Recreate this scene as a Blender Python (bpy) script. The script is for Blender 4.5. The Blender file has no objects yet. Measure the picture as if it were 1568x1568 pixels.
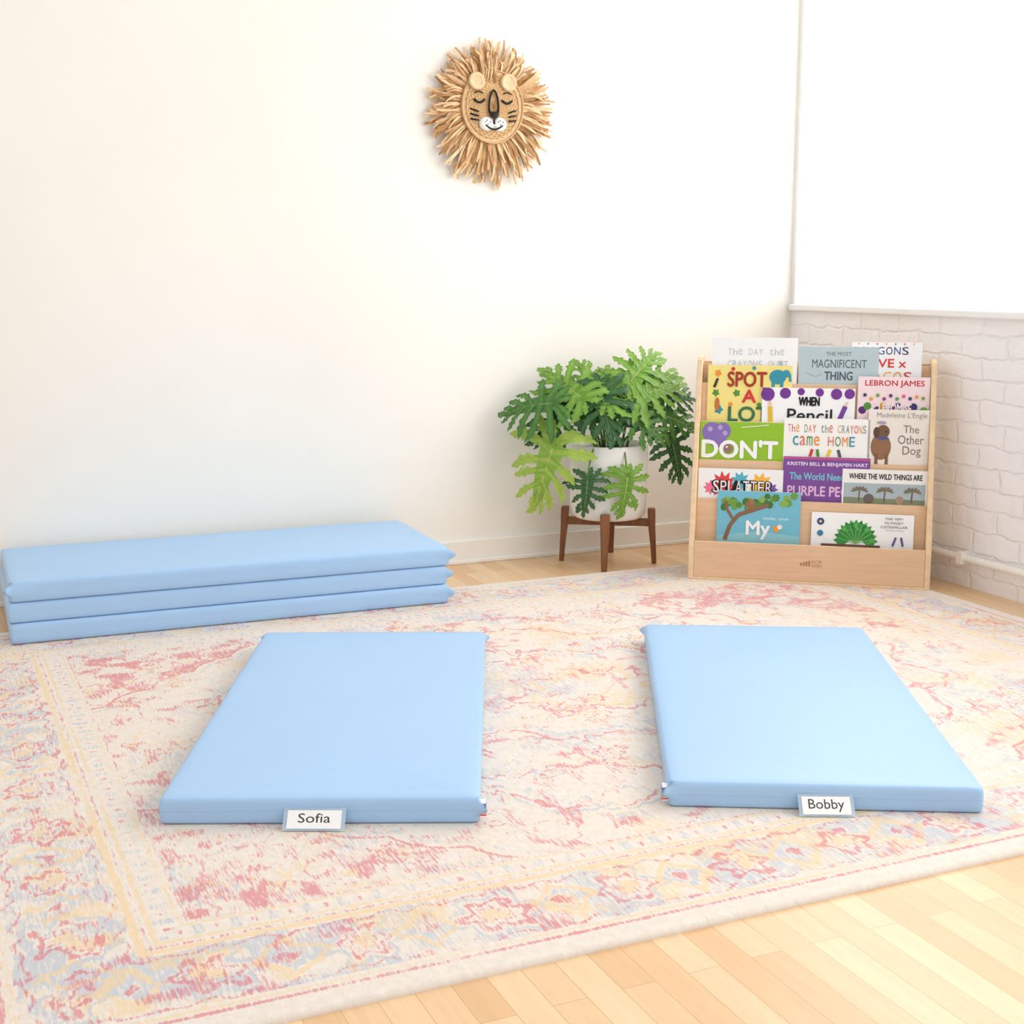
import bpy, math, random
import numpy as np
from mathutils import Vector, Matrix
random.seed(7); np.random.seed(7)
scene=bpy.context.scene
scene.view_settings.view_transform='Standard'
scene.view_settings.look='None'
scene.view_settings.exposure=0.11
CA=math.radians(24.2)
def R(x,y): return (x*math.cos(CA)+y*math.sin(CA), -x*math.sin(CA)+y*math.cos(CA))
def lin(c):
    o=[]
    for v in c[:3]:
        v=v/255.0
        o.append(v/12.92 if v<=0.04045 else ((v+0.055)/1.055)**2.4)
    return (o[0],o[1],o[2],1.0)
# ------------------------------------------------------------------ materials
def newmat(name):
    m=bpy.data.materials.new(name); m.use_nodes=True
    nt=m.node_tree; b=nt.nodes['Principled BSDF']
    return m,nt,b
def N(nt,t,**k):
    n=nt.nodes.new(t)
    for a,v in k.items(): setattr(n,a,v)
    return n
def simple(name,rgb,rough=0.5,noise=0.06,nscale=30,bump=0.0,bscale=200,spec=0.3,metal=0,vec_scale=None):
    m,nt,b=newmat(name)
    tc=N(nt,'ShaderNodeTexCoord'); nz=N(nt,'ShaderNodeTexNoise'); nz.inputs['Scale'].default_value=nscale
    nz.inputs['Detail'].default_value=4
    src=tc.outputs['Object']
    if vec_scale:
        mp=N(nt,'ShaderNodeMapping'); mp.inputs['Scale'].default_value=vec_scale
        nt.links.new(src,mp.inputs['Vector']); src=mp.outputs['Vector']
    nt.links.new(src,nz.inputs['Vector'])
    r=N(nt,'ShaderNodeValToRGB'); c=lin(rgb)
    r.color_ramp.elements[0].position=0.3; r.color_ramp.elements[1].position=0.7
    r.color_ramp.elements[0].color=tuple(max(0,x*(1-noise)) for x in c[:3])+(1,)
    r.color_ramp.elements[1].color=tuple(min(1,x*(1+noise)) for x in c[:3])+(1,)
    nt.links.new(nz.outputs['Fac'],r.inputs['Fac']); nt.links.new(r.outputs['Color'],b.inputs['Base Color'])
    b.inputs['Roughness'].default_value=rough; b.inputs['Specular IOR Level'].default_value=spec
    b.inputs['Metallic'].default_value=metal
    if bump>0:
        n2=N(nt,'ShaderNodeTexNoise'); n2.inputs['Scale'].default_value=bscale; n2.inputs['Detail'].default_value=3
        nt.links.new(tc.outputs['Object'],n2.inputs['Vector'])
        bp=N(nt,'ShaderNodeBump'); bp.inputs['Strength'].default_value=bump; bp.inputs['Distance'].default_value=0.01
        nt.links.new(n2.outputs['Fac'],bp.inputs['Height']); nt.links.new(bp.outputs['Normal'],b.inputs['Normal'])
    return m
def vcol(name,rough=0.6,spec=0.25,noise=0.12,nscale=60,bump=0,bscale=150,vec_scale=None,trans=0):
    m,nt,b=newmat(name)
    at=N(nt,'ShaderNodeAttribute'); at.attribute_name='Col'
    tc=N(nt,'ShaderNodeTexCoord'); nz=N(nt,'ShaderNodeTexNoise'); nz.inputs['Scale'].default_value=nscale
    nt.links.new(tc.outputs['Object'],nz.inputs['Vector'])
    mr=N(nt,'ShaderNodeMapRange'); mr.inputs['To Min'].default_value=1-noise; mr.inputs['To Max'].default_value=1+noise
    nt.links.new(nz.outputs['Fac'],mr.inputs['Value'])
    mx=N(nt,'ShaderNodeVectorMath',operation='SCALE')
    nt.links.new(at.outputs['Color'],mx.inputs[0]); nt.links.new(mr.outputs['Result'],mx.inputs['Scale'])
    nt.links.new(mx.outputs[0],b.inputs['Base Color'])
    b.inputs['Roughness'].default_value=rough; b.inputs['Specular IOR Level'].default_value=spec
    if trans>0:
        out=nt.nodes['Material Output']; t=N(nt,'ShaderNodeBsdfTranslucent'); ms=N(nt,'ShaderNodeMixShader')
        ms.inputs[0].default_value=trans
        nt.links.new(mx.outputs[0],t.inputs['Color']); nt.links.new(b.outputs[0],ms.inputs[1]); nt.links.new(t.outputs[0],ms.inputs[2])
        nt.links.new(ms.outputs[0],out.inputs['Surface'])
    if bump>0:
        n2=N(nt,'ShaderNodeTexNoise'); n2.inputs['Scale'].default_value=bscale
        nt.links.new(tc.outputs['Object'],n2.inputs['Vector'])
        bp=N(nt,'ShaderNodeBump'); bp.inputs['Strength'].default_value=bump; bp.inputs['Distance'].default_value=0.004
        nt.links.new(n2.outputs['Fac'],bp.inputs['Height']); nt.links.new(bp.outputs['Normal'],b.inputs['Normal'])
    return m
# ------------------------------------------------------------------ mesh builder
class MB:
    def __init__(s): s.v=[]; s.f=[]; s.c=[]; s.sm=[]; s.mi=[]; s.vc=None
    def add(s,vs,fs,col=(255,255,255),smooth=False,mi=0):
        o=len(s.v); s.v+= [tuple(p) for p in vs]
        L=lin(col)
        for f in fs:
            s.f.append(tuple(i+o for i in f)); s.c.append(L); s.sm.append(smooth); s.mi.append(mi)
    def addc(s,vs,fs,cols,smooth=True,mi=0):
        o=len(s.v); s.v+=[tuple(p) for p in vs]
        for f,c in zip(fs,cols):
            s.f.append(tuple(i+o for i in f)); s.c.append(c); s.sm.append(smooth); s.mi.append(mi)
    def box(s,a,b,col=(255,255,255),mi=0):
        x0,y0,z0=a; x1,y1,z1=b
        vs=[(x0,y0,z0),(x1,y0,z0),(x1,y1,z0),(x0,y1,z0),(x0,y0,z1),(x1,y0,z1),(x1,y1,z1),(x0,y1,z1)]
        s.add(vs,[(0,3,2,1),(4,5,6,7),(0,1,5,4),(1,2,6,5),(2,3,7,6),(3,0,4,7)],col,False,mi)
    def lathe(s,prof,seg=48,col=(255,255,255),cx=0,cy=0,smooth=True,mi=0):
        vs=[];fs=[]
        for r,z in prof:
            for i in range(seg):
                a=2*math.pi*i/seg; vs.append((cx+r*math.cos(a),cy+r*math.sin(a),z))
        for k in range(len(prof)-1):
            for i in range(seg):
                j=(i+1)%seg; fs.append((k*seg+i,k*seg+j,(k+1)*seg+j,(k+1)*seg+i))
        s.add(vs,fs,col,smooth,mi)
    def tube(s,pts,rad,seg=8,col=(0,0,0),closed=False,mi=0):
        pts=[Vector(p) for p in pts]; n=len(pts); vs=[];fs=[]
        up=Vector((0.13,0.97,0.2)).normalized()
        for k,p in enumerate(pts):
            if closed: t=pts[(k+1)%n]-pts[k-1]
            else: t=pts[min(k+1,n-1)]-pts[max(k-1,0)]
            t.normalize(); a=t.cross(up)
            if a.length<1e-3: a=t.cross(Vector((1,0,0)))
            a.normalize(); b=t.cross(a)
            r=rad[k] if isinstance(rad,(list,tuple)) else rad
            for i in range(seg):
                q=2*math.pi*i/seg; vs.append(p+a*r*math.cos(q)+b*r*math.sin(q))
        m=n if closed else n-1
        for k in range(m):
            k2=(k+1)%n
            for i in range(seg):
                j=(i+1)%seg; fs.append((k*seg+i,k*seg+j,k2*seg+j,k2*seg+i))
        if not closed:
            fs.append(tuple(range(seg-1,-1,-1))); fs.append(tuple((n-1)*seg+i for i in range(seg)))
        s.add(vs,fs,col,True,mi)
    def obj(s,name,mats,parent=None,loc=(0,0,0),rotz=0,bevel=0,bseg=2):
        me=bpy.data.meshes.new(name); me.from_pydata(s.v,[],s.f); me.update()
        if not isinstance(mats,(list,tuple)): mats=[mats]
        for m in mats: me.materials.append(m)
        me.polygons.foreach_set('use_smooth',s.sm); me.polygons.foreach_set('material_index',s.mi)
        ca=me.color_attributes.new('Col','FLOAT_COLOR','CORNER')
        arr=[]
        for f,c in zip(s.f,s.c): arr+= list(c)*len(f)
        ca.data.foreach_set('color',arr)
        ob=bpy.data.objects.new(name,me); scene.collection.objects.link(ob)
        ob.location=loc; ob.rotation_euler=(0,0,rotz)
        if parent: ob.parent=parent
        if bevel>0:
            md=ob.modifiers.new('bevel','BEVEL'); md.width=bevel; md.segments=bseg; md.limit_method='ANGLE'; md.angle_limit=math.radians(40)
        return ob
def empty(name,loc=(0,0,0),rotz=0):
    e=bpy.data.objects.new(name,None); scene.collection.objects.link(e); e.location=loc; e.rotation_euler=(0,0,rotz); e.empty_display_size=0.1
    return e
_tc={}
def textgeo(s):
    if s in _tc: return _tc[s]
    cu=bpy.data.curves.new('t','FONT'); cu.body=s; cu.resolution_u=3
    ob=bpy.data.objects.new('t',cu); scene.collection.objects.link(ob)
    bpy.context.view_layer.update()
    dg=bpy.context.evaluated_depsgraph_get()
    me=bpy.data.meshes.new_from_object(ob.evaluated_get(dg))
    vs=[(v.co.x,v.co.y) for v in me.vertices]; fs=[tuple(p.vertices) for p in me.polygons]
    bpy.data.objects.remove(ob); bpy.data.curves.remove(cu); bpy.data.meshes.remove(me)
    x0=min(v[0] for v in vs); x1=max(v[0] for v in vs); y0=min(v[1] for v in vs); y1=max(v[1] for v in vs)
    vs=[((x-x0)/(x1-x0),(y-y0)/(y1-y0)) for x,y in vs]
    _tc[s]=(vs,fs); return _tc[s]

# ------------------------------------------------------------------ room
UW=3.24; VW=4.51
def wallmat():
    m,nt,b=newmat('warm_white_plaster')
    tc=N(nt,'ShaderNodeTexCoord'); nz=N(nt,'ShaderNodeTexNoise'); nz.inputs['Scale'].default_value=1.3; nz.inputs['Detail'].default_value=5
    nt.links.new(tc.outputs['Object'],nz.inputs['Vector'])
    r=N(nt,'ShaderNodeValToRGB'); r.color_ramp.elements[0].position=.3; r.color_ramp.elements[1].position=.7
    r.color_ramp.elements[0].color=lin((246,243,235)); r.color_ramp.elements[1].color=lin((250,247,240))
    nt.links.new(nz.outputs['Fac'],r.inputs['Fac']); nt.links.new(r.outputs['Color'],b.inputs['Base Color'])
    n2=N(nt,'ShaderNodeTexNoise'); n2.inputs['Scale'].default_value=9; nt.links.new(tc.outputs['Object'],n2.inputs['Vector'])
    bp=N(nt,'ShaderNodeBump'); bp.inputs['Strength'].default_value=.06; bp.inputs['Distance'].default_value=.02
    nt.links.new(n2.outputs['Fac'],bp.inputs['Height']); nt.links.new(bp.outputs['Normal'],b.inputs['Normal'])
    b.inputs['Roughness'].default_value=.8; b.inputs['Specular IOR Level'].default_value=.15
    return m
def brickmat():
    m,nt,b=newmat('white_painted_brick')
    tc=N(nt,'ShaderNodeTexCoord'); sx=N(nt,'ShaderNodeSeparateXYZ'); cx=N(nt,'ShaderNodeCombineXYZ')
    nt.links.new(tc.outputs['Object'],sx.inputs[0]); nt.links.new(sx.outputs['Y'],cx.inputs['X']); nt.links.new(sx.outputs['Z'],cx.inputs['Y'])
    nz=N(nt,'ShaderNodeTexNoise'); nz.inputs['Scale'].default_value=14; nz.inputs['Detail'].default_value=3
    nt.links.new(cx.outputs[0],nz.inputs['Vector'])
    va=N(nt,'ShaderNodeVectorMath',operation='MULTIPLY_ADD'); va.inputs[1].default_value=(.045,.045,0)
    nt.links.new(nz.outputs['Color'],va.inputs[0]); nt.links.new(cx.outputs[0],va.inputs[2])
    br=N(nt,'ShaderNodeTexBrick'); br.inputs['Scale'].default_value=1; br.inputs['Brick Width'].default_value=.21; br.inputs['Row Height'].default_value=.072
    br.inputs['Mortar Size'].default_value=.008; br.inputs['Mortar Smooth'].default_value=1.0
    br.inputs['Color1'].default_value=lin((255,252,253)); br.inputs['Color2'].default_value=lin((254,251,252)); br.inputs['Mortar'].default_value=lin((252,249,250))
    nt.links.new(va.outputs[0],br.inputs['Vector']); nt.links.new(br.outputs['Color'],b.inputs['Base Color'])
    n2=N(nt,'ShaderNodeTexNoise'); n2.inputs['Scale'].default_value=20; n2.inputs['Detail'].default_value=6; nt.links.new(tc.outputs['Object'],n2.inputs['Vector'])
    ma=N(nt,'ShaderNodeMath',operation='MULTIPLY_ADD'); ma.inputs[1].default_value=-0.36
    nt.links.new(br.outputs['Fac'],ma.inputs[0]); nt.links.new(n2.outputs['Fac'],ma.inputs[2])
    bp=N(nt,'ShaderNodeBump'); bp.inputs['Strength'].default_value=.55; bp.inputs['Distance'].default_value=.016
    nt.links.new(ma.outputs[0],bp.inputs['Height']); nt.links.new(bp.outputs['Normal'],b.inputs['Normal'])
    b.inputs['Roughness'].default_value=.5; b.inputs['Specular IOR Level'].default_value=.35
    return m
def floormat():
    m,nt,b=newmat('maple_strip_floor')
    tc=N(nt,'ShaderNodeTexCoord'); sx=N(nt,'ShaderNodeSeparateXYZ'); cx=N(nt,'ShaderNodeCombineXYZ')
    nt.links.new(tc.outputs['Object'],sx.inputs[0]); nt.links.new(sx.outputs['Y'],cx.inputs['X']); nt.links.new(sx.outputs['X'],cx.inputs['Y'])
    br=N(nt,'ShaderNodeTexBrick'); br.inputs['Scale'].default_value=1; br.inputs['Brick Width'].default_value=.62; br.inputs['Row Height'].default_value=.057
    br.offset=.37; br.offset_frequency=2
    br.inputs['Mortar Size'].default_value=.0007; br.inputs['Mortar Smooth'].default_value=.6; br.inputs['Bias'].default_value=-.2
    br.inputs['Color1'].default_value=lin((238,203,160)); br.inputs['Color2'].default_value=lin((222,174,124)); br.inputs['Mortar'].default_value=lin((192,146,100))
    nt.links.new(cx.outputs[0],br.inputs['Vector'])
    mp=N(nt,'ShaderNodeMapping'); mp.inputs['Scale'].default_value=(55,5,1); nt.links.new(tc.outputs['Object'],mp.inputs['Vector'])
    nz=N(nt,'ShaderNodeTexNoise'); nz.inputs['Scale'].default_value=1; nz.inputs['Detail'].default_value=6; nz.inputs['Distortion'].default_value=.6
    nt.links.new(mp.outputs[0],nz.inputs['Vector'])
    mr=N(nt,'ShaderNodeMapRange'); mr.inputs['To Min'].default_value=.86; mr.inputs['To Max'].default_value=1.12
    nt.links.new(nz.outputs['Fac'],mr.inputs['Value'])
    sc=N(nt,'ShaderNodeVectorMath',operation='SCALE'); nt.links.new(br.outputs['Color'],sc.inputs[0]); nt.links.new(mr.outputs[0],sc.inputs['Scale'])
    nt.links.new(sc.outputs[0],b.inputs['Base Color'])
    b.inputs['Roughness'].default_value=.32; b.inputs['Specular IOR Level'].default_value=.45
    return m
M_wall=wallmat(); M_brick=brickmat(); M_floor=floormat()
M_trim=simple('white_trim_paint',(247,244,237),.4,.01)
M_white=simple('white_window_paint',(252,252,252),.5,.005)
b=MB(); b.box((-3.2,-1.2,-.05),(UW+.25,VW+.15,0)); b.obj('floor',M_floor)
b=MB(); b.box((-3.2,VW,0),(UW+.25,VW+.15,2.9)); b.obj('wall_back',M_wall)
b=MB()
b.box((UW,-1.2,0),(UW+.25,VW,.90))
ob=b.obj('wall_right',[M_brick,M_wall])
b=MB(); b.box((UW,-1.2,2.62),(UW+.25,VW,2.9)); b.box((UW,4.47,.90),(UW+.25,VW,2.62)); b.obj('wall_right_upper',M_white)
# window, plus an added translucent sheet backlit to turn the opening pure white
w=empty('window_1',(0,0,0))
b=MB()
b.box((UW-.022,-1.2,.90),(UW+.25,4.50,.925))
b.obj('sill',M_white,w,bevel=.005)
b=MB()
fu0,fu1=UW+.16,UW+.20
for v in (-1.17,.23,1.64,3.04,4.44): b.box((fu0,v-.03,.93),(fu1,v+.03,2.62))
for v in (-.47,.935,2.34,3.73): b.box((fu0+.01,v-.01,.93),(fu1-.01,v+.01,2.62))
for z in (.96,2.59): b.box((fu0,-1.2,z-.03),(fu1,4.47,z+.03))
for z in (1.5,2.05): b.box((fu0+.01,-1.2,z-.01),(fu1-.01,4.47,z+.01))
b.obj('frame',M_white,w,bevel=.003)
def glowsheetmat():
    m,nt,bb=newmat('white_glow_sheet')
    out=nt.nodes['Material Output']; t=N(nt,'ShaderNodeBsdfTranslucent'); ms=N(nt,'ShaderNodeMixShader'); ms.inputs[0].default_value=.85
    tc=N(nt,'ShaderNodeTexCoord'); wv=N(nt,'ShaderNodeTexNoise'); wv.inputs['Scale'].default_value=300; nt.links.new(tc.outputs['Object'],wv.inputs['Vector'])
    r=N(nt,'ShaderNodeValToRGB'); r.color_ramp.elements[0].color=(.93,.93,.93,1); r.color_ramp.elements[1].color=(.98,.98,.98,1)
    nt.links.new(wv.outputs['Fac'],r.inputs['Fac']); nt.links.new(r.outputs['Color'],t.inputs['Color']); nt.links.new(r.outputs['Color'],bb.inputs['Base Color'])
    bb.inputs['Roughness'].default_value=.9; bb.inputs['Specular IOR Level'].default_value=0
    nt.links.new(bb.outputs[0],ms.inputs[1]); nt.links.new(t.outputs[0],ms.inputs[2]); nt.links.new(ms.outputs[0],out.inputs['Surface'])
    return m
b=MB()  # invented sheet over the opening, spreads the lamp behind into a white glow
vs=[];fs=[]; ns_=80
for i in range(ns_+1):
    y=-1.18+(4.507+1.18)*i/ns_; x=UW-.006
    vs+= [(x,y,.93),(x,y,2.66)]
for i in range(ns_): fs.append((2*i,2*i+1,2*i+3,2*i+2))
b.add(vs,fs,smooth=True); b.obj('window_glow_sheet',glowsheetmat(),w)
# baseboards, pipe
b=MB(); b.box((-3.2,VW-.014,0),(UW-.0,VW,.085)); b.box((-3.2,VW-.022,0),(UW,VW-.014,.015)); b.obj('baseboard_back',M_trim,bevel=.003)
b=MB()
b.tube([(UW-.03,y,.105) for y in np.linspace(-1.1,4.3,20)],.013,12,(255,255,255))
for y in (-.5,1,2.5,3.45,4.2): b.box((UW-.05,y-.012,.085),(UW,y+.012,.125))
b.obj('trim_heating_pipe',M_trim)

# ------------------------------------------------------------------ rug
RW,RD=3.06,2.385
RU0,RV0=.015,1.745
nx,ny=611,481
xs=np.linspace(0,RW,nx); ys=np.linspace(0,RD,ny)
X,Y=np.meshgrid(xs,ys)
def vnoise(X,Y,s,seed):
    rs=np.random.RandomState(seed); G=rs.rand(256,256)
    x=X*s; y=Y*s; xi=np.floor(x).astype(int); yi=np.floor(y).astype(int); fx=x-xi; fy=y-yi
    fx=fx*fx*(3-2*fx); fy=fy*fy*(3-2*fy)
    g=lambda a,b_:G[a%256,b_%256]
    return (g(xi,yi)*(1-fx)+g(xi+1,yi)*fx)*(1-fy)+(g(xi,yi+1)*(1-fx)+g(xi+1,yi+1)*fx)*fy
def line(d,w): return np.clip(1.6-np.abs(d)/w,0,1)
P=np.zeros_like(X); Yl=np.zeros_like(X); B=np.zeros_like(X)
e=np.minimum(np.minimum(X,RW-X),np.minimum(Y,RD-Y))
horiz=(np.minimum(Y,RD-Y)<np.minimum(X,RW-X))
S=np.where(horiz,X,Y)
wx=X+.03*(vnoise(X,Y,11,1)-.5)+.02*(vnoise(X,Y,40,41)-.5); wy=Y+.03*(vnoise(X,Y,11,2)-.5)+.05*(vnoise(X,Y*.2,60,42)-.5)
ew=e+.010*(vnoise(X,Y,35,43)-.5)
def rosette(cx,cy,r0,k=8,ph=0):
    dx=wx-cx; dy=wy-cy; r=np.hypot(dx,dy); a=np.arctan2(dy,dx)
    return r/(r0*(1+.22*np.cos(k*a+ph)))
# border band
per=.235
Sw=np.where(horiz,wx,wy)
sc=(np.floor(Sw/per)+.5)*per; ds=Sw-sc; de=ew-.165+.012*(vnoise(X,Y,45,44)-.5)
rr=np.hypot(ds,de); aa=np.arctan2(de,ds); q=rr/(1+.2*np.cos(6*aa))
band=((ew>.075)&(ew<.255)).astype(float)
P=np.maximum(P,band*line(q-.045,.007)*.85); Yl=np.maximum(Yl,band*(q<.022)*.8); B=np.maximum(B,band*line(q-.068,.009)*.9)
P=np.maximum(P,band*(q<.03)*(q>.018)*.55)
ds2=Sw-(np.floor(Sw/per+.5))*per; q2=np.abs(ds2)+np.abs(de)*.8
Yl=np.maximum(Yl,band*line(q2-.05,.008)); P=np.maximum(P,band*(q2<.016)*.8); B=np.maximum(B,band*(q2<.038)*(q2>.02)*.8)
B=np.maximum(B,band*np.clip(vnoise(X,Y,16,5)*1.8-.42,0,.76))
Yl=np.maximum(Yl,band*np.clip(vnoise(X,Y,18,6)*1.8-.82,0,.67))
P=np.maximum(P,band*np.clip(vnoise(X,Y,24,66)*1.9-1.1,0,.68))
P=np.maximum(P,band*line(np.abs(de)-.075-.006*np.sin(S*90),.004)*.7)
for d,wd,A,amt in ((.052,.004,'P',.85),(.066,.006,'Y',.65),(.262,.007,'Y',1.0),(.275,.0035,'P',.55),(.288,.005,'Y',.8),(.335,.005,'Y',.65),(.345,.003,'P',.55)):
    L=line(e-d,wd)*amt
    if A=='P': P=np.maximum(P,L)
    else: Yl=np.maximum(Yl,L)
gb=((e>.295)&(e<.33)).astype(float); sg=np.abs((S/.06)%1-.5)*.06*2; qg=np.hypot(sg-.0,e-.312)
P=np.maximum(P,gb*(qg<.011)*.6); B=np.maximum(B,gb*(np.abs(sg-.05)<.01)*.6)
# field
fld=(e>.35).astype(float)
fx=np.minimum(X,RW-X)-.35; fy=np.minimum(Y,RD-Y)-.35
sq=fx/.62+fy/.52; scal=.06*np.abs(np.sin((fx-fy)*14))
spand=fld*(sq+scal<1.0)
P=np.maximum(P,fld*line((sq+scal-1.0)*.4,.005)*.95); B=np.maximum(B,fld*line((sq+scal-1.07)*.4,.006)*.7)
P=np.maximum(P,spand*np.clip(vnoise(X,Y,30,11)*1.9-.62,0,.92)*np.clip(1.3-sq*.5,0,1))
P=np.maximum(P,spand*line(np.sin(wx*38)*np.sin(wy*38)-.25,.16)*.6)
Yl=np.maximum(Yl,spand*np.clip(vnoise(X,Y,17,12)*1.6-.8,0,.7))
# medallion
mx=(wx-RW/2)/1.0; my=(wy-RD/2)/.78; mr_=np.hypot(mx,my); ma_=np.arctan2(my,mx)
for r0,k,am,A,wd in ((.92,16,.05,'P',.007),(.95,16,.05,'B',.007),(.72,8,.10,'P',.007),(.69,8,.10,'Y',.009),(.44,12,.08,'P',.007),(.40,12,.08,'B',.011),(.2,8,.15,'P',.008),(.16,8,.15,'Y',.012)):
    L=fld*line(mr_-r0*(1+am*np.cos(k*ma_)),wd)*.88
    if A=='P': P=np.maximum(P,L)
    elif A=='B': B=np.maximum(B,L)
    else: Yl=np.maximum(Yl,L)
# scattered flowers
rs=np.random.RandomState(3)
for i in range(230):
    cx=rs.uniform(.4,RW-.4); cy=rs.uniform(.4,RD-.4); r0=rs.uniform(.012,.036); k=rs.choice([5,6,8])
    sl_=(np.abs(X-cx)<.1)&(np.abs(Y-cy)<.1)
    q=np.where(sl_,rosette(cx,cy,r0,k),9); t=rs.rand()
    ring=np.clip(1.5-np.abs(q-1)*r0/.004,0,1); core=(q<.5)*.75
    if t<.5: P=np.maximum(P,ring*.92); Yl=np.maximum(Yl,core)
    elif t<.76: Yl=np.maximum(Yl,ring*.95); P=np.maximum(P,core)
    else: B=np.maximum(B,ring*.92); P=np.maximum(P,core)
# scrolls
h=np.sin(wx*11+2.1*np.sin(wy*8))+np.sin(wy*13+1.7*np.sin(wx*7))
P=np.maximum(P,fld*line(h,.045)*.68)
h2=np.sin(wx*9+2.6*np.sin(wy*6+1))+np.sin(wy*10-1.9*np.sin(wx*9))
Yl=np.maximum(Yl,fld*line(h2-.3,.09)*.62)
h3=np.sin(wx*15+1.6*np.sin(wy*12+2))+np.sin(wy*16-1.4*np.sin(wx*13))
B=np.maximum(B,fld*line(h3-.2,.08)*.6)
B=np.maximum(B,fld*np.clip(vnoise(X,Y,9,21)*1.8-.82,0,.64)*(vnoise(X,Y,30,8)>.3))
Yl=np.maximum(Yl,fld*np.clip(vnoise(X,Y,9,22)*1.7-.85,0,.58))
P=np.maximum(P,fld*np.clip(vnoise(X,Y,28,23)*2.0-1.2,0,.72))
fade=.34+.60*vnoise(X,Y,3.3,31)+.50*vnoise(X,Y,10,32)
P=P*np.clip(fade,0,1.0); Yl=Yl*np.clip(.52+.6*vnoise(X,Y,4,33),0,1.0); B=B*np.clip(.52+.65*vnoise(X,Y,4,34),0,1.0)
inner=(e>.035)
P*=inner;Yl*=inner;B*=inner
co=np.zeros((nx*ny,3)); co[:,0]=X.ravel(); co[:,1]=Y.ravel()
co[:,2]=.010-.006*np.clip(1-e.ravel()/.008,0,1)**2
idx=np.arange(nx*ny).reshape(ny,nx)
quads=np.stack([idx[:-1,:-1],idx[:-1,1:],idx[1:,1:],idx[1:,:-1]],-1).reshape(-1,4)
per_i=list(idx[0,:])+list(idx[1:,-1])+list(idx[-1,:-1][::-1])+list(idx[1:-1,0][::-1])
base=nx*ny
bot=[(co[i,0],co[i,1],0.0) for i in per_i]
allv=np.vstack([co,np.array(bot)])
npn=len(per_i)
sk=[(per_i[k],base+k,base+(k+1)%npn,per_i[(k+1)%npn]) for k in range(npn)]
me=bpy.data.meshes.new('area_rug'); me.from_pydata(allv.tolist(),[],quads.tolist()+sk); me.update()
me.polygons.foreach_set('use_smooth',[True]*len(me.polygons))
at=me.color_attributes.new('mask','FLOAT_COLOR','POINT')
mk=np.zeros((len(allv),4)); mk[:nx*ny,0]=P.ravel(); mk[:nx*ny,1]=Yl.ravel(); mk[:nx*ny,2]=B.ravel(); mk[:,3]=1
at.data.foreach_set('color',mk.ravel())
rug=bpy.data.objects.new('area_rug',me); scene.collection.objects.link(rug); rug.location=(RU0,RV0,0)
def rugmat():
    m,nt,b=newmat('distressed_persian_rug')
    at=N(nt,'ShaderNodeAttribute'); at.attribute_name='mask'; sp=N(nt,'ShaderNodeSeparateColor'); nt.links.new(at.outputs['Color'],sp.inputs[0])
    tc=N(nt,'ShaderNodeTexCoord')
    def noise(scale,seed,detail=4):
        mp=N(nt,'ShaderNodeMapping'); mp.inputs['Scale'].default_value=scale; mp.inputs['Location'].default_value=(seed,seed*2,0)
        nt.links.new(tc.outputs['Object'],mp.inputs['Vector'])
        n=N(nt,'ShaderNodeTexNoise'); n.inputs['Scale'].default_value=1; n.inputs['Detail'].default_value=detail; n.inputs['Roughness'].default_value=.65
        nt.links.new(mp.outputs[0],n.inputs['Vector']); return n.outputs['Fac']
    nb=noise((70,45,1),9); cr=N(nt,'ShaderNodeValToRGB')
    cr.color_ramp.elements[0].position=.3; cr.color_ramp.elements[1].position=.7
    cr.color_ramp.elements[0].color=lin((228,216,205)); cr.color_ramp.elements[1].color=lin((239,229,218))
    nt.links.new(nb,cr.inputs['Fac']); cur=cr.outputs['Color']
    for ch,seed,colr,amt,sc_ in (('Blue',3,(186,195,208),.66,(190,26,1)),('Green',6,(237,207,157),.66,(210,30,1)),('Red',1,(217,114,127),.67,(210,28,1))):
        n=noise(sc_,seed)
        a=N(nt,'ShaderNodeMath',operation='MULTIPLY_ADD'); a.inputs[1].default_value=2.7; a.inputs[2].default_value=-1.34
        nt.links.new(n,a.inputs[0])
        s=N(nt,'ShaderNodeMath',operation='ADD'); nt.links.new(sp.outputs[ch],s.inputs[0]); nt.links.new(a.outputs[0],s.inputs[1])
        mr=N(nt,'ShaderNodeMapRange'); mr.interpolation_type='SMOOTHSTEP'; mr.inputs['From Min'].default_value=.31; mr.inputs['From Max'].default_value=.83; mr.inputs['To Max'].default_value=amt
        nt.links.new(s.outputs[0],mr.inputs['Value'])
        mx=N(nt,'ShaderNodeMix',data_type='RGBA'); nt.links.new(mr.outputs[0],mx.inputs['Factor']); nt.links.new(cur,mx.inputs['A']); mx.inputs['B'].default_value=lin(colr)
        cur=mx.outputs['Result']
    nt.links.new(cur,b.inputs['Base Color']); b.inputs['Roughness'].default_value=.9; b.inputs['Specular IOR Level'].default_value=.1
    bn=noise((500,500,1),4,2); bp=N(nt,'ShaderNodeBump'); bp.inputs['Strength'].default_value=.35; bp.inputs['Distance'].default_value=.003
    nt.links.new(bn,bp.inputs['Height']); nt.links.new(bp.outputs['Normal'],b.inputs['Normal'])
    return m
me.materials.append(rugmat())
RZ=.0105

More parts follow.
